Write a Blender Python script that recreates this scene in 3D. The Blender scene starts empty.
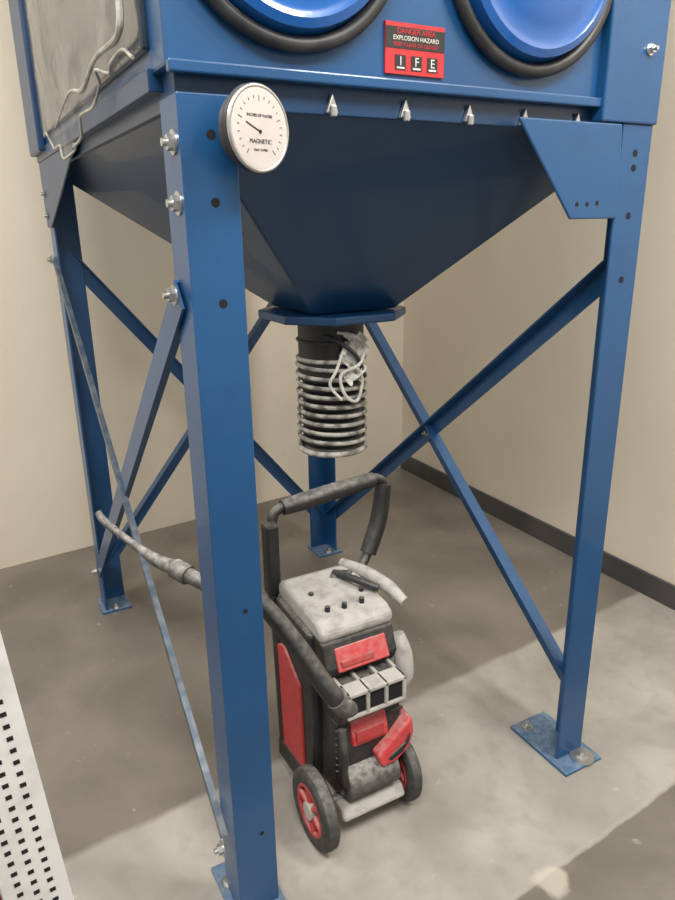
import bpy, bmesh, math, random
from mathutils import Vector, Matrix, Euler
from mathutils import noise as mn
random.seed(4)
scene=bpy.context.scene
try:
    scene.view_settings.view_transform='Standard'
except Exception: pass

# ------------------------------------------------------------ materials
def new_mat(name):
    m=bpy.data.materials.new(name); m.use_nodes=True
    return m,m.node_tree,m.node_tree.nodes['Principled BSDF']
def mat(name,col,rough=.5,metal=0,col2=None,scale=12,thr=(.45,.65),bump=0,bscale=80,coat=0,detail=6,dust=0,dustcol=(.46,.445,.42),side=.12):
    m,t,b=new_mat(name)
    b.inputs['Roughness'].default_value=rough
    b.inputs['Metallic'].default_value=metal
    if coat: b.inputs['Coat Weight'].default_value=coat
    tc=t.nodes.new('ShaderNodeTexCoord')
    n=t.nodes.new('ShaderNodeTexNoise'); n.inputs['Scale'].default_value=scale; n.inputs['Detail'].default_value=detail
    t.links.new(tc.outputs['Object'],n.inputs['Vector'])
    r=t.nodes.new('ShaderNodeValToRGB')
    c2=col2 if col2 else tuple(c*.85 for c in col)
    r.color_ramp.elements[0].position=thr[0]; r.color_ramp.elements[0].color=(*col,1)
    r.color_ramp.elements[1].position=thr[1]; r.color_ramp.elements[1].color=(*c2,1)
    t.links.new(n.outputs['Fac'],r.inputs['Fac']); outc=r.outputs['Color']
    if dust:
        # settled powder: gathers on upward-facing surfaces, a light film elsewhere
        g=t.nodes.new('ShaderNodeNewGeometry'); sp=t.nodes.new('ShaderNodeSeparateXYZ'); t.links.new(g.outputs['Normal'],sp.inputs[0])
        mr=t.nodes.new('ShaderNodeMapRange'); mr.inputs['From Min'].default_value=.15; mr.inputs['From Max'].default_value=.95
        mr.inputs['To Min'].default_value=side; mr.inputs['To Max'].default_value=1
        t.links.new(sp.outputs[2],mr.inputs['Value'])
        n3=t.nodes.new('ShaderNodeTexNoise'); n3.inputs['Scale'].default_value=55; n3.inputs['Detail'].default_value=8; n3.inputs['Roughness'].default_value=.65
        t.links.new(tc.outputs['Object'],n3.inputs['Vector'])
        m3=t.nodes.new('ShaderNodeMapRange'); m3.inputs['From Min'].default_value=.36; m3.inputs['From Max'].default_value=.66; m3.inputs['To Min'].default_value=.25; m3.inputs['To Max'].default_value=1
        t.links.new(n3.outputs['Fac'],m3.inputs['Value'])
        mu=t.nodes.new('ShaderNodeMath'); mu.operation='MULTIPLY'; t.links.new(mr.outputs[0],mu.inputs[0]); t.links.new(m3.outputs[0],mu.inputs[1])
        mu2=t.nodes.new('ShaderNodeMath'); mu2.operation='MULTIPLY'; mu2.inputs[1].default_value=dust; t.links.new(mu.outputs[0],mu2.inputs[0])
        mx=t.nodes.new('ShaderNodeMix'); mx.data_type='RGBA'; t.links.new(mu2.outputs[0],mx.inputs[0]); t.links.new(outc,mx.inputs[6]); mx.inputs[7].default_value=(*dustcol,1)
        outc=mx.outputs[2]
    t.links.new(outc,b.inputs['Base Color'])
    if bump:
        n2=t.nodes.new('ShaderNodeTexNoise'); n2.inputs['Scale'].default_value=bscale; n2.inputs['Detail'].default_value=4
        t.links.new(tc.outputs['Object'],n2.inputs['Vector'])
        bp=t.nodes.new('ShaderNodeBump'); bp.inputs['Strength'].default_value=bump; bp.inputs['Distance'].default_value=.01
        t.links.new(n2.outputs['Fac'],bp.inputs['Height']); t.links.new(bp.outputs['Normal'],b.inputs['Normal'])
    return m
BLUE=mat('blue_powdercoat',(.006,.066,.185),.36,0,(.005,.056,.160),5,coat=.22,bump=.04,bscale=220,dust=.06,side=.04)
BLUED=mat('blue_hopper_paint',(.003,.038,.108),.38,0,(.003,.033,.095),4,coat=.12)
BLUEB=mat('blue_gloss_cover',(.004,.088,.34),.25,0,(.004,.075,.29),3,coat=.4)
FOOT=mat('blue_foot_dusty',(.02,.11,.25),.35,.2,(.035,.12,.25),12,dust=.5,dustcol=(.4,.45,.5))
EDGE=mat('brace_paint_worn',(.06,.09,.13),.4,.2,(.16,.18,.20),30,(.4,.7))
RUBBER=mat('rubber_seal',(.012,.013,.016),.45,0,(.03,.03,.035),20,dust=.15)
STEEL=mat('zinc_steel',(.55,.55,.54),.32,.9,(.4,.4,.4),30)
DUSTY=mat('dusty_black_plastic',(.009,.009,.009),.5,0,(.018,.018,.018),26,bump=.1,dust=.58,side=.05)
TIRE=mat('tire_rubber_dusty',(.014,.014,.014),.7,0,(.03,.03,.029),40,bump=.2,dust=.5,side=.24,dustcol=(.34,.33,.31))
DUSTW=mat('very_dusty_black_plastic',(.02,.02,.02),.75,0,(.05,.048,.045),26,bump=.3,dust=.85,side=.26)
DUSTG=mat('dust_coated_plastic',(.42,.405,.38),.9,0,(.25,.24,.225),26,(.45,.75),bump=.3,bscale=90)
BLACK=mat('black_plastic',(.008,.008,.009),.45,0,(.016,.016,.016),30,(.5,.75),dust=.3,side=.04)
RED=mat('red_plastic',(.50,.016,.022),.45,0,(.42,.02,.025),22,(.52,.75),dust=.55,side=.20)
REDL=mat('red_label_print',(.44,.016,.022),.5,0,(.38,.016,.02),22)
REDD=mat('dark_red_plastic',(.36,.012,.016),.45,0,(.25,.02,.02),18,(.5,.7),dust=.4,side=.2)
WHITE=mat('white_paint',(.66,.66,.65),.5,0,(.56,.56,.55),20)
WHITEL=mat('white_print',(.58,.56,.53),.6)
TAPE=mat('crumpled_white_tape',(.60,.59,.55),.7,0,(.40,.39,.36),40)
HEM=mat('film_hem_plastic',(.42,.41,.37),.3,0,(.22,.22,.20),30)
GAUGEF=mat('gauge_face_paper',(.52,.485,.465),.4,0,(.47,.43,.41),8)
SILV=mat('hose_wire_dusty',(.40,.38,.345),.7,0,(.11,.105,.10),34,(.42,.64))
HOLE=mat('hole_dark',(.004,.004,.005),.9)
BASEB=mat('rubber_baseboard',(.06,.06,.062),.5,0,(.08,.078,.076),5)
SIDE=mat('box_side_panel',(.010,.022,.040),.22,.1,(.035,.045,.055),3,(.42,.62),coat=.5)
m,t,b=new_mat('plastic_film'); FILM=m
b.inputs['Base Color'].default_value=(.30,.295,.27,1); b.inputs['Roughness'].default_value=.12
tc=t.nodes.new('ShaderNodeTexCoord'); n=t.nodes.new('ShaderNodeTexNoise'); n.inputs['Scale'].default_value=4; n.inputs['Detail'].default_value=6; n.inputs['Distortion'].default_value=1.2
t.links.new(tc.outputs['Object'],n.inputs['Vector'])
r=t.nodes.new('ShaderNodeMapRange'); r.inputs['From Min'].default_value=.45; r.inputs['From Max'].default_value=.72; r.inputs['To Min'].default_value=.08; r.inputs['To Max'].default_value=.45
t.links.new(n.outputs['Fac'],r.inputs['Value']); t.links.new(r.outputs['Result'],b.inputs['Alpha'])
def wallmat(name,c1,c2):
    return mat(name,c1,.75,0,c2,1.3,(.35,.7),bump=.12,bscale=60,detail=3)
WALL=wallmat('painted_wall_cream',(.77,.70,.58),(.71,.64,.52))
CEIL=wallmat('ceiling_paint',(.6,.58,.55),(.56,.54,.5))
# floor
FLOORM,t,b=new_mat('stained_concrete'); N=t.nodes; L=t.links
tc=N.new('ShaderNodeTexCoord'); sep=N.new('ShaderNodeSeparateXYZ'); L.new(tc.outputs['Object'],sep.inputs[0])
def math_(op,a,b_=None,c=None):
    q=N.new('ShaderNodeMath'); q.operation=op
    for i,v in enumerate((a,b_,c)):
        if v is None: continue
        if isinstance(v,(int,float)): q.inputs[i].default_value=v
        else: L.new(v,q.inputs[i])
    return q.outputs[0]
def noise(s,d=6,dist=0):
    q=N.new('ShaderNodeTexNoise'); q.inputs['Scale'].default_value=s; q.inputs['Detail'].default_value=d; q.inputs['Distortion'].default_value=dist
    L.new(tc.outputs['Object'],q.inputs['Vector']); return q.outputs['Fac']
X,Y=sep.outputs[0],sep.outputs[1]
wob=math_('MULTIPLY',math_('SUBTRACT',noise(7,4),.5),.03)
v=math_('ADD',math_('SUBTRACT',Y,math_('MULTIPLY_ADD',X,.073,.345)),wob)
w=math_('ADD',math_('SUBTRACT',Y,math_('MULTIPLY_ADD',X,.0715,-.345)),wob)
def step(x,a,b_):
    q=N.new('ShaderNodeMapRange'); q.inputs['From Min'].default_value=a; q.inputs['From Max'].default_value=b_
    L.new(x,q.inputs['Value']); return q.outputs['Result']
def mix(fac,a,b_):
    q=N.new('ShaderNodeMix'); q.data_type='RGBA'
    if isinstance(fac,float): q.inputs['Factor'].default_value=fac
    else: L.new(fac,q.inputs['Factor'])
    for i,vv in ((6,a),(7,b_)):
        if isinstance(vv,tuple): q.inputs[i].default_value=(*vv,1)
        else: L.new(vv,q.inputs[i])
    return q.outputs[2]
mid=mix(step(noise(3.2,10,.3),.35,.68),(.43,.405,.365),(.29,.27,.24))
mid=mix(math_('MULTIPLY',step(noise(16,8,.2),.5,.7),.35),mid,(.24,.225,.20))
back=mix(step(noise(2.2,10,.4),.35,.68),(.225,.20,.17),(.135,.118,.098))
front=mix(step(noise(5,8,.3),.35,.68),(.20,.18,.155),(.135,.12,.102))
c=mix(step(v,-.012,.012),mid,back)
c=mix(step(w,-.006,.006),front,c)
spots=step(noise(22,8,.1),.68,.73)
c=mix(math_('MULTIPLY',spots,.30),c,(.55,.52,.47))
jl=step(math_('ABSOLUTE',w),.008,.003)
c=mix(math_('MULTIPLY',jl,.45),c,(.45,.42,.37))
dx=math_('SUBTRACT',X,.625); dy=math_('SUBTRACT',Y,-.315)
dd=math_('ADD',math_('SQRT',math_('ADD',math_('MULTIPLY',dx,dx),math_('MULTIPLY',dy,dy))),math_('MULTIPLY',math_('SUBTRACT',noise(18,3),.5),.05))
c=mix(math_('MULTIPLY',step(dd,.045,.03),.6),c,(.58,.54,.46))
L.new(c,b.inputs['Base Color'])
q=N.new('ShaderNodeMapRange'); q.inputs['To Min'].default_value=.26; q.inputs['To Max'].default_value=.6
L.new(noise(4,4),q.inputs['Value']); L.new(q.outputs['Result'],b.inputs['Roughness'])
bp=N.new('ShaderNodeBump'); bp.inputs['Strength'].default_value=.12; bp.inputs['Distance'].default_value=.01
L.new(noise(40,6),bp.inputs['Height']); L.new(bp.outputs['Normal'],b.inputs['Normal'])

# ------------------------------------------------------------ helpers
def empty(name,loc=(0,0,0),rot=(0,0,0)):
    o=bpy.data.objects.new(name,None); o.location=loc; o.rotation_euler=rot; scene.collection.objects.link(o); o.empty_display_size=.05
    return o
def finish(bm,name,material,parent=None,smooth=False,bevel=0,seg=2):
    bmesh.ops.recalc_face_normals(bm,faces=bm.faces)
    me=bpy.data.meshes.new(name); bm.to_mesh(me); bm.free()
    o=bpy.data.objects.new(name,me); scene.collection.objects.link(o)
    me.materials.append(material)
    if smooth:
        for p in me.polygons: p.use_smooth=True
        try: me.set_sharp_from_angle(angle=math.radians(40))
        except Exception: pass
    if bevel:
        md=o.modifiers.new('bevel','BEVEL'); md.width=bevel; md.segments=seg; md.limit_method='ANGLE'
    if parent: o.parent=parent
    return o
def add_box(bm,a,b_,rot=None,ctr=None):
    vs=[bm.verts.new((x,y,z)) for x in (a[0],b_[0]) for y in (a[1],b_[1]) for z in (a[2],b_[2])]
    for f in ((0,1,3,2),(4,6,7,5),(0,4,5,1),(2,3,7,6),(0,2,6,4),(1,5,7,3)): bm.faces.new([vs[i] for i in f])
    if rot is not None: bmesh.ops.rotate(bm,verts=vs,cent=ctr,matrix=rot)
    return vs
def box(name,a,b_,material,parent=None,bevel=.003,rot=None,ctr=None):
    bm=bmesh.new(); add_box(bm,a,b_,rot,ctr); return finish(bm,name,material,parent,bevel=bevel)
def add_prism(bm,pts,ext):
    e=Vector(ext); A=[bm.verts.new(p) for p in pts]; B=[bm.verts.new(Vector(p)+e) for p in pts]
    bm.faces.new(A); bm.faces.new(B[::-1]); n=len(pts)
    for i in range(n): bm.faces.new((A[i],B[i],B[(i+1)%n],A[(i+1)%n]))
def prism(name,pts,ext,material,parent=None,bevel=.003,smooth=False,seg=2):
    bm=bmesh.new(); add_prism(bm,pts,ext); return finish(bm,name,material,parent,bevel=bevel,smooth=smooth,seg=seg)
def frame_of(d):
    d=d.normalized(); u=d.orthogonal().normalized(); return u,d.cross(u)
def add_cyl(bm,p,q,r,r2=None,n=24):
    p=Vector(p);q=Vector(q); r2=r if r2 is None else r2
    u,w=frame_of(q-p); A=[];B=[]
    for i in range(n):
        a=2*math.pi*i/n; e=u*math.cos(a)+w*math.sin(a)
        A.append(bm.verts.new(p+e*r)); B.append(bm.verts.new(q+e*r2))
    bm.faces.new(A[::-1]); bm.faces.new(B)
    for i in range(n): bm.faces.new((A[i],A[(i+1)%n],B[(i+1)%n],B[i]))
def cyl(name,p,q,r,material,parent=None,r2=None,n=24,bevel=0):
    bm=bmesh.new(); add_cyl(bm,p,q,r,r2,n); return finish(bm,name,material,parent,smooth=True,bevel=bevel)
def crom(pts,k=8):
    P=[Vector(p) for p in pts]; P=[P[0]*2-P[1]]+P+[P[-1]*2-P[-2]]; out=[]
    for i in range(1,len(P)-2):
        for j in range(k):
            s=j/k; a,b_,c,d=P[i-1:i+3]
            out.append(.5*((2*b_)+(c-a)*s+(2*a-5*b_+4*c-d)*s*s+(3*b_-a-3*c+d)*s**3))
    out.append(P[-2]); return out
def add_tube(bm,pts,rad,n=10,closed=False):
    m=len(pts); rad=rad if isinstance(rad,(list,tuple)) else [rad]*m
    u=None; rings=[]
    for i,p in enumerate(pts):
        if closed: d=(pts[(i+1)%m]-pts[i-1]).normalized()
        else: d=(pts[min(i+1,m-1)]-pts[max(i-1,0)]).normalized()
        if u is None: u=d.orthogonal().normalized()
        else: u=(u-d*u.dot(d)).normalized()
        w=d.cross(u); rings.append([bm.verts.new(p+(u*math.cos(2*math.pi*j/n)+w*math.sin(2*math.pi*j/n))*rad[i]) for j in range(n)])
    for i in range(m if closed else m-1):
        A,B=rings[i],rings[(i+1)%m]
        for j in range(n): bm.faces.new((A[j],A[(j+1)%n],B[(j+1)%n],B[j]))
    if not closed: bm.faces.new(rings[0][::-1]); bm.faces.new(rings[-1])
def tube(name,pts,rad,material,parent=None,n=10,k=8,closed=False):
    if not closed:
        P=crom(pts,k)
        if isinstance(rad,(list,tuple)):
            R_=[]
            for i in range(len(rad)-1):
                for j in range(k): R_.append(rad[i]+(rad[i+1]-rad[i])*j/k)
            R_.append(rad[-1]); rad=R_
    else: P=[Vector(p) for p in pts]
    bm=bmesh.new(); add_tube(bm,P,rad,n,closed); return finish(bm,name,material,parent,smooth=True)
def circ(c,r,n=48,axis='y'):
    o=[]
    for i in range(n):
        a=2*math.pi*i/n
        if axis=='y': o.append(Vector((c[0]+r*math.cos(a),c[1],c[2]+r*math.sin(a))))
        if axis=='z': o.append(Vector((c[0]+r*math.cos(a),c[1]+r*math.sin(a),c[2])))
        if axis=='x': o.append(Vector((c[0],c[1]+r*math.cos(a),c[2]+r*math.sin(a))))
    return o
def bolt(bm,p,d,r=.011):
    p=Vector(p); d=Vector(d).normalized()
    add_cyl(bm,p,p+d*.003,r*1.45,n=20); add_cyl(bm,p+d*.003,p+d*.012,r,n=6); add_cyl(bm,p+d*.012,p+d*.02,r*.5,n=10)

# ------------------------------------------------------------ room
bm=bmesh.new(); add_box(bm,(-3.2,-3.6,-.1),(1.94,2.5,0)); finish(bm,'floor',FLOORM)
a=Vector((1.94,2.30,0)); d=Vector((-2.315,-.208,0)).normalized(); e=a+d*5.2; nrm=Vector((d.y,-d.x,0)).normalized()
if nrm.y<0: nrm=-nrm
bm=bmesh.new(); add_prism(bm,[a,e,e+Vector((0,0,3.5)),a+Vector((0,0,3.5))],nrm*.12); finish(bm,'wall_back',WALL)
box('wall_right',(1.94,-3.6,0),(2.06,2.45,3.5),WALL,bevel=0)
box('baseboard_right',(1.926,-3.6,0.0),(1.94,2.29,.10),BASEB,bevel=.003)
box('ceiling',(-3.2,-3.6,3.5),(2.06,2.5,3.6),CEIL,bevel=0)

# ------------------------------------------------------------ dust collector
DC=empty('dust_collector')
XL,XR=-.06,1.01; YF,YB=-.045,1.55; LW=.094; T=.007
def leg(nm,cx,cy,sx,sy,z1):
    pts=[(cx,cy),(cx+sx*LW,cy),(cx+sx*LW,cy+sy*T),(cx+sx*T,cy+sy*T),(cx+sx*T,cy+sy*LW),(cx,cy+sy*LW)]
    prism(nm,[(x,y,.010) for x,y in pts],(0,0,z1-.010),BLUE,DC,bevel=.002)
leg('leg_1',XL+.003,YF,1,1,1.688); leg('leg_2',XR,YF,-1,1,1.688)
leg('leg_3',XL,YB,1,-1,1.70); leg('leg_4',XR,YB,-1,-1,1.70)
bb=bmesh.new()
for k,(x0,x1,y0,y1,mt) in enumerate(((-.075,.050,-.06,.11,FOOT),(.895,1.035,-.10,.13,FOOT),(-.075,.04,1.44,1.575,FOOT),(.91,1.03,1.44,1.575,FOOT))):
    box('foot_plate_%d'%(k+1),(x0,y0,0),(x1,y1,.010),mt,DC,bevel=.002)
    if k==1:
        bolt(bb,(.985,-.072,.010),(0,0,1),.017); bolt(bb,(.935,.10,.010),(0,0,1),.012)
        add_cyl(bb,(.985,-.072,.010),(.985,-.072,.016),.034,n=24)
    elif k==0: bolt(bb,(-.050,.05,.010),(0,0,1),.013); bolt(bb,(-.03,-.052,.01),(0,0,1),.01)
    else: bolt(bb,((x0+x1)/2,y0+.02,.010),(0,0,1),.013)
def brace(bm,p,q,out,wd=.05,off=0,fl=.7):
    p=Vector(p);q=Vector(q);o=Vector(out).normalized(); p=p+o*off; q=q+o*off
    d=(q-p).normalized(); w=d.cross(o).normalized()
    add_prism(bm,[p-w*wd/2,p+w*wd/2,p+w*wd/2+o*.005,p-w*wd/2+o*.005],q-p)
    s=w if w.z>0 else -w
    c=p+s*wd/2
    if fl: add_prism(bm,[c,c-s*.005,c-s*.005-o*wd*fl,c-o*wd*fl],q-p)
bm=bmesh.new(); be=bmesh.new()
ZT,ZB=1.385,.17
brace(be,(XL,YF+.05,ZB+.03),(XL,YB-.05,ZT),(-1,0,0),off=.008,wd=.022,fl=.45)
brace(bm,(XL,YF+.05,ZT),(XL,YB-.05,ZB),(-1,0,0),off=.001,wd=.058)
brace(bm,(XR,YF+.05,ZT),(XR,YB-.05,ZB),(1,0,0),off=.001,wd=.05)
brace(bm,(XR,YF+.05,ZB),(XR,YB-.05,ZT),(1,0,0),off=.008,wd=.066,fl=.5)
for xx,o in ((XL,(-1,0,0)),(XR,(1,0,0))):
    for yy,zz in ((YF+.05,ZT),(YF+.05,ZB),(YB-.05,ZT),(YB-.05,ZB)): bolt(bb,(xx+o[0]*.011,yy,zz),o,.012)
brace(bm,(XL+.05,YB,ZT),(XR-.05,YB,ZB),(0,1,0),off=.001)
brace(bm,(XL+.05,YB,ZB),(XR-.05,YB,ZT),(0,1,0),off=.008)
finish(bm,'cross_braces',BLUE,DC); finish(be,'cross_brace_worn',EDGE,DC)
bolt(bb,(XR-.0,.76,.775),(-1,0,0),.008)
for z in (1.62,1.53): bolt(bb,(XL+.003,YF+.030,z),(-1,0,0),.013)
for z in (1.60,1.53): bolt(bb,(XL,YB-.05,z),(-1,0,0),.012)
bolt(bb,(.965,YF-.006,1.83),(0,-1,0),.008)
finish(bb,'bolts',STEEL,DC,smooth=True)
bh=bmesh.new()
for x,z in ((-.006,1.63),(-.006,1.53),(.962,1.63),(.962,1.60),(.962,1.50),(.962,1.36),(-.004,1.37)):
    add_cyl(bh,(x,YF-.0006,z),(x,YF+.002,z),.0075,n=16)
for x,z in ((.79,1.525),(.82,1.525),(.85,1.527)): add_cyl(bh,(x,YF-.0086,z),(x,YF-.004,z),.005,n=12)
for x,z in ((.0,.78),(.005,.22)): add_cyl(bh,(x,YF-.0006,z),(x,YF+.002,z),.005,n=12)
finish(bh,'bolt_holes',HOLE,DC)
box('cabinet',(XL-.005,-.03,1.725),(XR,YB+.02,2.75),BLUE,DC,bevel=.006)
box('cabinet_bottom_lip',(XL-.004,-.044,1.715),(XR-.10,-.026,1.733),BLUE,DC,bevel=.003)
box('cabinet_side_panel',(XL-.018,.05,1.76),(XL-.004,YB-.25,2.70),SIDE,DC,bevel=.004)
box('cabinet_side_frame',(XL-.03,YB-.22,1.72),(XL-.004,YB+.02,2.70),BLUED,DC,bevel=.006)
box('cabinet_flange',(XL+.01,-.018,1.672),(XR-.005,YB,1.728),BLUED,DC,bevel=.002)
box('cabinet_side_lip',(XL-.012,.05,1.70),(XL+.012,YB,1.735),BLUED,DC,bevel=.002)
box('corner_post',(XR-.165,YF-.006,1.688),(XR+.006,YF+.10,2.75),BLUE,DC,bevel=.004)
prism('gusset_front',[(.615,YF-.001,1.685),(.905,YF-.001,1.685),(.918,YF-.001,1.495),(.775,YF-.001,1.495)],(0,-.007,0),BLUE,DC)
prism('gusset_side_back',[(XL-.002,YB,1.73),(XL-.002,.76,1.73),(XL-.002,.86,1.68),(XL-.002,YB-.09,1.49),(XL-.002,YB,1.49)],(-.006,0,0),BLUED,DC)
OC=(.495,.50); oh=.12; zt=1.675; zb=1.278
T0=[(XL+.02,-.012,zt),(XR-.01,-.012,zt),(XR-.01,YB-.02,zt),(XL+.02,YB-.02,zt)]
B0=[(OC[0]-oh,OC[1]-oh,zb),(OC[0]+oh,OC[1]-oh,zb),(OC[0]+oh,OC[1]+oh,zb),(OC[0]-oh,OC[1]+oh,zb)]
bm=bmesh.new(); A=[bm.verts.new(p) for p in T0]; B=[bm.verts.new(p) for p in B0]
for i in range(4): bm.faces.new((A[i],A[(i+1)%4],B[(i+1)%4],B[i]))
bm.faces.new(A); bm.faces.new(B)
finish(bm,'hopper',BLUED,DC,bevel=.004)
# outlet plate: square with broad chamfered corners
s_=.182; ch=.085
pl_=[(s_,ch),(ch,s_),(-ch,s_),(-s_,ch),(-s_,-ch),(-ch,-s_),(ch,-s_),(s_,-ch)]
prism('outlet_flange',[(OC[0]+px,OC[1]+py,1.254) for px,py in pl_],(0,0,.022),BLUED,DC,bevel=.005,seg=3)
bm=bmesh.new()
for x in (.10,.22,.37,.515,.655,.80):
    add_prism(bm,[(x-.012,-.0185,1.674),(x+.012,-.0185,1.674),(x,-.0185,1.706)],(0,-.010,0))
    add_cyl(bm,(x,-.03,1.668),(x,-.03,1.686),.007,n=10)
finish(bm,'flange_clips',STEEL,DC,bevel=.002)
for i,cx in enumerate((.145,.645)):
    c=(cx,-.04,1.965)
    bm=bmesh.new()
    prof=[(.07,-.083),(.125,-.074),(.15,-.066),(.165,-.072),(.178,-.066),(.186,-.030)]
    rings=[]
    for r_,y in prof: rings.append([bm.verts.new(p) for p in circ((cx,y,c[2]),r_,64)])
    bm.faces.new(rings[0])
    for A,B in zip(rings,rings[1:]):
        for j in range(64): bm.faces.new((A[j],A[(j+1)%64],B[(j+1)%64],B[j]))
    finish(bm,'access_cover_%d'%(i+1),BLUEB,DC,smooth=True)
    tube('cover_seal_%d'%(i+1),circ((cx,-.042,c[2]),.197,72),.0125,RUBBER,DC,n=12,closed=True)
# plastic film over the side window
bm=bmesh.new(); G=[]
def fpt(y,z,k=0):
    return (XL-.026-.030*abs(mn.noise(Vector((y*7,z*7,1))))-.010*mn.noise(Vector((y*23,z*23,3)))-k,y,z)
for i in range(41):
    row=[]
    for j in range(25):
        y=.07+i*.027; z0=1.715+.05*math.sin(i*.16+.8)+.012*math.sin(i*.9); z=z0+.72*j/24
        row.append(bm.verts.new(fpt(y,z)))
    G.append(row)
for i in range(40):
    for j in range(24): bm.faces.new((G[i][j],G[i+1][j],G[i+1][j+1],G[i][j+1]))
finish(bm,'plastic_film',FILM,DC,smooth=True)
tube('film_hem',[fpt(.07+i*.054,1.715+.05*math.sin(i*.32+.8)+.012*math.sin(i*1.8),.004) for i in range(21)],.0030,HEM,DC,k=4,n=8)
tube('film_crease_1',[fpt(.20,1.97,.003),fpt(.13,1.90,.004),fpt(.10,1.84,.003),fpt(.12,1.79,.004),fpt(.30,1.79,.003),fpt(.48,1.765,.003),fpt(.60,1.775,.003),fpt(.9,1.74,.003)],[.002,.004,.006,.006,.004,.005,.003,.002],HEM,DC,k=6,n=8)

LB=empty('warning_label')
yl=-.0345; lx=.016
box('label_plate',(.305+lx,yl,1.742),(.430+lx,yl+.004,1.822),REDL,LB,bevel=0)
box('label_header',(.305+lx,yl-.0006,1.782),(.430+lx,yl,1.815),BLACK,LB,bevel=0)
def text(s,loc,size,material,parent,rot=(math.pi/2,0,0),ext=.0003):
    cu=bpy.data.curves.new(s,'FONT'); cu.body=s; cu.size=size; cu.extrude=ext; cu.align_x='CENTER'; cu.align_y='CENTER'
    o=bpy.data.objects.new('lettering',cu); o.location=loc; o.rotation_euler=rot; cu.materials.append(material); scene.collection.objects.link(o); o.parent=parent
text('DANGER AREA',(.3685+lx,yl-.001,1.8085),.0120,REDL,LB); text('EXPLOSION HAZARD',(.3685+lx,yl-.001,1.798),.0100,WHITEL,LB)
text('KEEP CLEAR OF OUTLET',(.3685+lx,yl-.001,1.788),.0088,REDL,LB)
for i in range(3):
    box('icon_%d'%i,(.325+lx+.034*i,yl-.001,1.749),(.347+lx+.034*i,yl,1.772),BLACK,LB,bevel=0)
    text('IFE'[i],(.336+lx+.034*i,yl-.0015,1.762),.020,WHITEL,LB)
    box('icon_bar_%d'%i,(.328+lx+.034*i,yl-.0015,1.7505),(.344+lx+.034*i,yl-.0005,1.7535),WHITEL,LB,bevel=0)

# gauge: dial turned slightly to the right on its stub
GA=empty('pressure_gauge',(.045,-.094,1.634),(0,0,math.radians(20)))
cyl('gauge_body',(0,0,0),(0,.018,0),.056,RUBBER,GA,n=40,bevel=.003)
cyl('gauge_bezel',(0,-.014,0),(0,.0,0),.0635,RUBBER,GA,n=56,bevel=.004)
tube('gauge_rim',circ((0,-.013,0),.0595,56),.0035,STEEL,GA,closed=True)
cyl('gauge_dial',(0,-.0155,0),(0,-.012,0),.057,GAUGEF,GA,n=48)
bm=bmesh.new()
for i in range(21):
    a_=math.radians(-50+280*i/20); L0=.042 if i%5 else .038
    add_cyl(bm,(math.cos(a_)*L0,-.0158,math.sin(a_)*L0),(math.cos(a_)*.046,-.0158,math.sin(a_)*.046),.0005,n=6)
add_cyl(bm,(0,-.0162,-.004),(-.028,-.0162,.008),.0008,n=6); add_cyl(bm,(0,-.0165,-.004),(0,-.0155,-.004),.003,n=10)
finish(bm,'gauge_markings',BLACK,GA)
text('MAGNETIC',(0,-.0158,-.018),.009,BLACK,GA); text('INCHES OF WATER',(0,-.0158,.018),.006,BLACK,GA); text('MAX 15 PSIG',(0,-.0158,-.030),.005,BLACK,GA)
cyl('gauge_stub',(-.020,.016,0),(-.020,.040,0),.014,RUBBER,GA,n=20)

# hose under hopper
HS=empty('flexible_hose'); OX=OC[0]-.006
cyl('hose_collar',(OX,OC[1],1.10),(OX,OC[1],1.252),.090,BLACK,HS,n=40)
bm=bmesh.new(); pts=[]; turns=9.5; zt_,zb_=1.140,.900
for i in range(int(turns*32)):
    a=2*math.pi*i/32; pts.append(Vector((OX+.094*math.cos(a),OC[1]+.094*math.sin(a),zt_-(zt_-zb_)*i/(turns*32))))
add_tube(bm,pts,.0056,8); finish(bm,'hose_wire',SILV,HS,smooth=True)
bm=bmesh.new(); rings=[]; nz=95
for i in range(nz+1):
    z=1.14-(1.14-.882)*i/nz; rr=.084+.005*math.cos(2*math.pi*(z-zt_)/((zt_-zb_)/turns))
    rings.append([bm.verts.new(p) for p in circ((OX,OC[1],z),rr,40,'z')])
for A,B in zip(rings,rings[1:]):
    for j in range(40): bm.faces.new((A[j],A[(j+1)%40],B[(j+1)%40],B[j]))
finish(bm,'hose_sleeve',BLACK,HS,smooth=True)
tube('hose_end_ring',circ((OX,OC[1],.888),.092,48,'z'),.008,SILV,HS,closed=True)
tube('hose_clamp_band',circ((OX,OC[1],1.145),.092,48,'z'),.006,SILV,HS,closed=True)
tube('hose_clamp_upper',circ((OX,OC[1],1.195),.092,48,'z'),.004,RUBBER,HS,closed=True)
def dirc(a,r,z): return (OX+r*math.cos(a),OC[1]+r*math.sin(a),z)
a0=math.radians(-100)
tube('clamp_wire',[dirc(a0-.15,.10,1.225),dirc(a0+.25,.115,1.215),dirc(a0+.62,.11,1.18),dirc(a0+.35,.12,1.14),dirc(a0-.1,.115,1.115),dirc(a0+.0,.118,1.06),dirc(a0+.35,.11,1.04),dirc(a0+.55,.108,1.09),dirc(a0+.3,.12,1.13)],.0045,TAPE,HS)
tube('clamp_wire_loose',[dirc(a0+.1,.10,1.20),dirc(a0-.2,.118,1.13),dirc(a0-.35,.12,1.09),dirc(a0-.1,.12,1.05)],.004,TAPE,HS)
tube('dark_tie',[dirc(a0-.5,.098,1.215),dirc(a0-.1,.110,1.20),dirc(a0+.3,.116,1.16),dirc(a0+.7,.105,1.10)],.006,RUBBER,HS)
bm=bmesh.new(); G=[]
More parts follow.
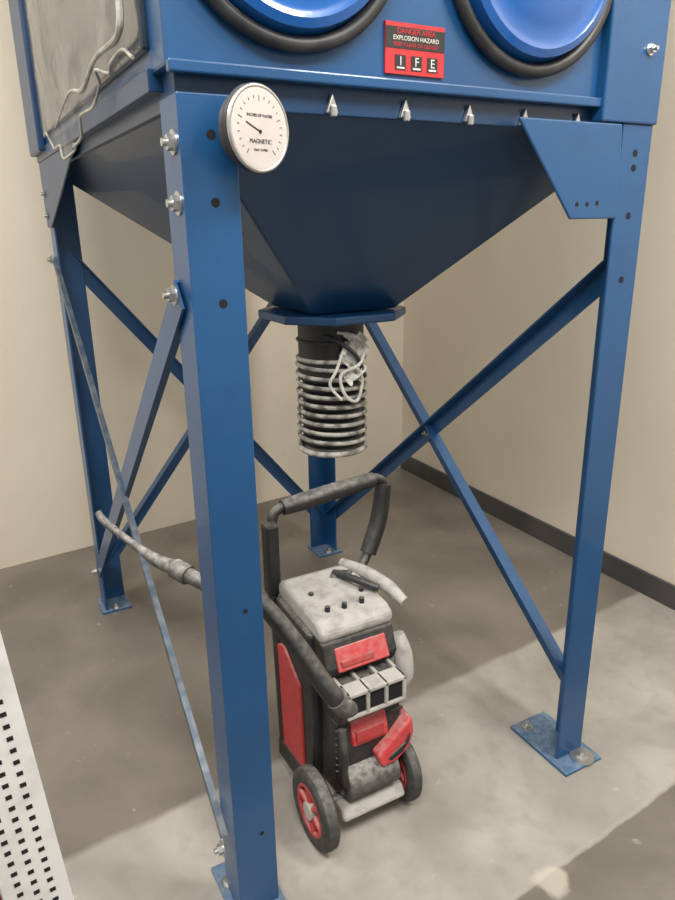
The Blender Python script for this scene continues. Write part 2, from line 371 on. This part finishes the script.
for i in range(13):
    row=[]
    for j in range(13):
        aa=a0+.0+.62*i/12+.12*math.sin(j*.9); z=1.215-.12*j/12; r_=.100+.035*abs(mn.noise(Vector((i*.45,j*.45,2))))
        row.append(bm.verts.new(dirc(aa,r_,z+.012*math.sin(i*.9))))
    G.append(row)
for i in range(12):
    for j in range(12): bm.faces.new((G[i][j],G[i+1][j],G[i+1][j+1],G[i][j+1]))
finish(bm,'tape_patch',TAPE,HS)

# ------------------------------------------------------------ pressure washer cart
PW=empty('pressure_washer')
BW=.218
prism('rear_housing',[(.226,.15,.09),(.226,.35,.07),(.226,.37,.50),(.226,.35,.55),(.226,.15,.54),(.226,.13,.30)],(BW,0,0),DUSTY,PW,bevel=.012,seg=3)
prism('side_panel_left',[(.219,.19,.10),(.219,.345,.09),(.219,.36,.40),(.219,.30,.43),(.219,.20,.36)],(.012,0,0),RED,PW,bevel=.006)
prism('side_panel_foot',[(.217,.20,.04),(.217,.36,.03),(.217,.355,.095),(.217,.19,.105)],(.02,0,0),BLACK,PW,bevel=.006)
prism('top_lid',[(.236,.105,.532),(.236,.355,.545),(.236,.36,.585),(.236,.325,.60),(.236,.13,.582),(.236,.10,.565)],(.208,0,0),DUSTG,PW,bevel=.014,seg=3)
bm=bmesh.new()
for x,y in ((.285,.16),(.33,.155),(.38,.155),(.28,.24),(.405,.20),(.42,.26)):
    add_cyl(bm,(x,y,.58),(x,y,.5975),.007,n=12)
finish(bm,'lid_screws',BLACK,PW)
prism('lid_slot',[(.36,.27,.58),(.40,.25,.58),(.40,.27,.602),(.36,.29,.603)],(.03,.02,0),BLACK,PW,bevel=.003)
prism('front_panel_upper',[(.238,.105,.535),(.238,.078,.47),(.238,.10,.43),(.238,.15,.43),(.238,.15,.54)],(.202,0,0),BLACK,PW,bevel=.006)
prism('front_red_stripe',[(.268,.098,.520),(.268,.070,.465),(.268,.10,.458),(.268,.11,.513)],(.145,0,0),RED,PW,bevel=.004)
prism('stripe_lettering_band',[(.278,.0755,.490),(.278,.0705,.478),(.278,.09,.477),(.278,.09,.490)],(.09,0,0),REDD,PW,bevel=.001)
prism('grille_block',[(.245,.13,.435),(.245,.04,.425),(.245,.022,.395),(.245,.035,.345),(.245,.13,.33)],(.19,0,0),BLACK,PW,bevel=.008,seg=3)
bm=bmesh.new()
for i in range(4):
    x=.258+.052*i; add_box(bm,(x,.012,.376),(x+.010,.12,.441))
add_box(bm,(.258,.012,.430),(.424,.06,.441)); add_box(bm,(.258,.012,.370),(.424,.05,.380))
finish(bm,'grille_bars',DUSTG,PW,bevel=.003)
for i in range(3):
    x=.269+.052*i
    box('grille_slot_%d'%i,(x,.018,.381),(x+.041,.04,.429),HOLE,PW,bevel=0)
prism('pump_housing',[(.248,.14,.35),(.248,.06,.34),(.248,.045,.26),(.248,.055,.12),(.248,.16,.10)],(.19,0,0),DUSTY,PW,bevel=.012,seg=3)
prism('pump_red_cover',[(.285,.055,.330),(.285,.04,.29),(.285,.036,.262),(.285,.07,.26),(.285,.08,.330)],(.105,0,0),RED,PW,bevel=.008)
prism('pump_label',[(.295,.0375,.305),(.295,.032,.276),(.295,.05,.274),(.295,.05,.305)],(.08,0,0),REDD,PW,bevel=.002)
prism('red_fender',[(.345,.02,.220),(.375,.02,.245),(.425,.02,.285),(.450,.02,.300),(.456,.02,.255),(.438,.015,.215),(.40,.01,.195),(.355,.01,.190)],(0,.07,.008),RED,PW,bevel=.008,seg=3)
prism('fender_trim',[(.372,.012,.212),(.425,.012,.240),(.440,.012,.262),(.436,.012,.240),(.415,.010,.216),(.38,.010,.203)],(0,.012,.0),BLACK,PW,bevel=.002)
prism('base_tray',[(.245,.03,.10),(.245,.34,.09),(.245,.35,.05),(.245,.04,.05),(.245,.01,.07)],(.185,0,0),DUSTG,PW,bevel=.01,seg=3)
box('base_skid',(.245,.31,.0),(.42,.35,.06),BLACK,PW,bevel=.006)
cyl('motor_drum',(.262,.055,.155),(.41,.055,.155),.047,DUSTW,PW,n=28,bevel=.006)
cyl('motor_cap',(.255,.055,.155),(.275,.055,.155),.032,BLACK,PW,n=24,bevel=.004)
tube('front_pipe',[(.255,.04,.33),(.25,.02,.27),(.252,.03,.20),(.27,.03,.16)],.012,DUSTY,PW,n=12)
bm=bmesh.new()
for i in range(7): add_box(bm,(.246,.052,.19+.02*i),(.442,.06,.196+.02*i))
finish(bm,'cooling_ribs',BLACK,PW,bevel=.002)
def wheel(nm,x0,x1,y,z,r):
    bm=bmesh.new()
    prof=[(x0+.004,r*.62),(x0,r*.70),(x0+.001,r*.90),(x0+.008,r*.985),((x0+x1)/2,r),(x1-.008,r*.985),(x1-.001,r*.9),(x1,r*.7),(x1-.004,r*.6)]
    rings=[[bm.verts.new(p) for p in circ((x,y,z),rr,48,'x')] for x,rr in prof]
    for A,B in zip(rings,rings[1:]):
        for j in range(48): bm.faces.new((A[j],A[(j+1)%48],B[(j+1)%48],B[j]))
    finish(bm,nm+'_tire',TIRE,PW,smooth=True)
    cyl(nm+'_rim',(x0+.012,y,z),(x1-.006,y,z),r*.66,REDD,PW,n=40)
    bm=bmesh.new()
    for i in range(6):
        a=2*math.pi*i/6+.3; c_,s_=math.cos(a),math.sin(a)
        add_cyl(bm,(x0+.009,y+c_*r*.12,z+s_*r*.12),(x0+.009,y+c_*r*.60,z+s_*r*.60),.0085,n=8)
    add_tube(bm,circ((x0+.008,y,z),r*.60,40,'x'),.007,8,True)
    finish(bm,nm+'_spokes',RED,PW,smooth=True)
    cyl(nm+'_hub',(x0-.004,y,z),(x0+.02,y,z),r*.22,DUSTG,PW,n=20,bevel=.002)
wheel('wheel_1',.168,.210,.062,.104,.104)
wheel('wheel_2',.436,.474,.090,.098,.098)
cyl('axle',(.205,.062,.104),(.44,.090,.098),.009,STEEL,PW)
hp=[(.226,.33,.10),(.226,.345,.40),(.228,.37,.60),(.242,.385,.740),(.262,.39,.776),(.33,.392,.784),(.54,.402,.800),(.582,.402,.797),(.596,.40,.770),(.568,.385,.66),(.50,.36,.56),(.436,.34,.52),(.436,.34,.10)]
def lerp_path(P,k): 
    return [P[i].lerp(P[i+1],j/k) for i in range(len(P)-1) for j in range(k)]+[P[-1]]
tube('handle_frame',[Vector(p) for p in hp],.014,DUSTY,PW,n=12,k=6)
tube('handle_grip',[(.275,.390,.779),(.34,.392,.784),(.45,.396,.793),(.565,.402,.799)],[.021,.024,.024,.021],DUSTY,PW,n=16)
box('handle_sleeve_left',(.208,.345,.55),(.246,.385,.755),BLACK,PW,bevel=.008)
tube('handle_sleeve_right',[(.598,.40,.78),(.575,.388,.68),(.528,.370,.59)],[.023,.025,.024],BLACK,PW,n=14)
tube('side_lever',[(.425,.34,.60),(.455,.26,.60),(.475,.18,.59),(.492,.13,.565)],[.014,.017,.018,.014],DUSTG,PW,n=14)
tube('side_lever_lower',[(.452,.10,.50),(.460,.085,.45),(.460,.08,.39),(.450,.085,.35)],[.018,.024,.026,.018],DUSTG,PW,n=14)
tube('lever_root',[(.38,.30,.60),(.40,.22,.612),(.44,.17,.60)],.010,RUBBER,PW,n=10)
tube('supply_hose',[(.262,.035,.40),(.222,.04,.455),(.165,.085,.57),(.11,.13,.665),(.055,.16,.715),(-.01,.18,.733)],[.023,.024,.023,.021,.018,.016],DUSTY,PW,n=16)
tube('hose_fitting',[(.285,.05,.375),(.262,.035,.40),(.240,.036,.43)],[.028,.029,.027],DUSTW,PW,n=16)
tube('lance',[(-.01,.18,.733),(-.05,.25,.748),(-.085,.305,.757),(-.12,.365,.780),(-.161,.44,.812)],[.016,.019,.015,.009,.008],DUSTW,PW,n=14)
tube('lance_collar',[(-.035,.222,.742),(-.055,.258,.750)],[.023,.023],DUSTW,PW,n=14)
tube('lance_tip',[(-.150,.42,.802),(-.170,.455,.822),(-.176,.468,.838)],[.010,.010,.008],DUSTW,PW,n=12)

# ------------------------------------------------------------ perforated rack upright (near, lower left), leaning slightly
RU=empty('rack_upright',(-.390,-.40,0.004),(0,math.radians(-3.4),math.radians(4)))
box('upright_face',(-.038,0,0),(.038,.003,1.9),WHITE,RU,bevel=.001)
box('upright_return_left',(-.038,0,0),(-.035,.04,1.9),WHITE,RU,bevel=.001)
box('upright_foot',(-.05,-.03,0),(.05,.06,.006),WHITE,RU,bevel=.001)
bm=bmesh.new()
for i in range(105):
    z=.05+.0175*i
    for k in range(3):
        x=-.018+.018*k; zz=z+(.00875 if k%2 else 0)
        add_box(bm,(x-.0036,-.0006,zz-.0030),(x+.0036,.002,zz+.0030))
finish(bm,'upright_perforations',HOLE,RU)
box('red_shelf_edge',(-.12,.03,.40),(-.040,.06,.80),REDD,RU,bevel=.004)

# ------------------------------------------------------------ lighting
def area(name,loc,target,size,sy,power,col=(1,.965,.915)):
    l=bpy.data.lights.new(name,'AREA'); l.shape='RECTANGLE'; l.size=size; l.size_y=sy; l.energy=power; l.color=col
    o=bpy.data.objects.new(name,l); o.location=loc; scene.collection.objects.link(o)
    o.rotation_euler=(Vector(target)-Vector(loc)).to_track_quat('-Z','Y').to_euler()
area('ceiling_light_main',(-.7,-1.5,3.35),(.2,.2,.5),1.8,.6,98)
area('ceiling_light_side',(-1.7,.9,3.35),(-.4,1.2,.3),.5,1.3,56)
area('ceiling_light_right',(1.3,-1.2,3.35),(1.3,.6,.3),.5,1.2,80)
w=bpy.data.worlds.new('world'); scene.world=w; w.use_nodes=True
w.node_tree.nodes['Background'].inputs[0].default_value=(1,.965,.92,1); w.node_tree.nodes['Background'].inputs[1].default_value=.62

# ------------------------------------------------------------ camera
cd=bpy.data.cameras.new('camera'); cam=bpy.data.objects.new('camera',cd); scene.collection.objects.link(cam)
cd.sensor_fit='VERTICAL'; cd.sensor_height=24; cd.lens=694/900*24; cd.clip_start=.02
Rm=Euler((math.radians(90-18.3),0,math.radians(-28.4))).to_matrix() @ Matrix.Rotation(math.radians(-.9),3,'Z')
cam.matrix_world=Matrix.Translation((-.402,-1.176,1.5)) @ Rm.to_4x4()
scene.camera=cam
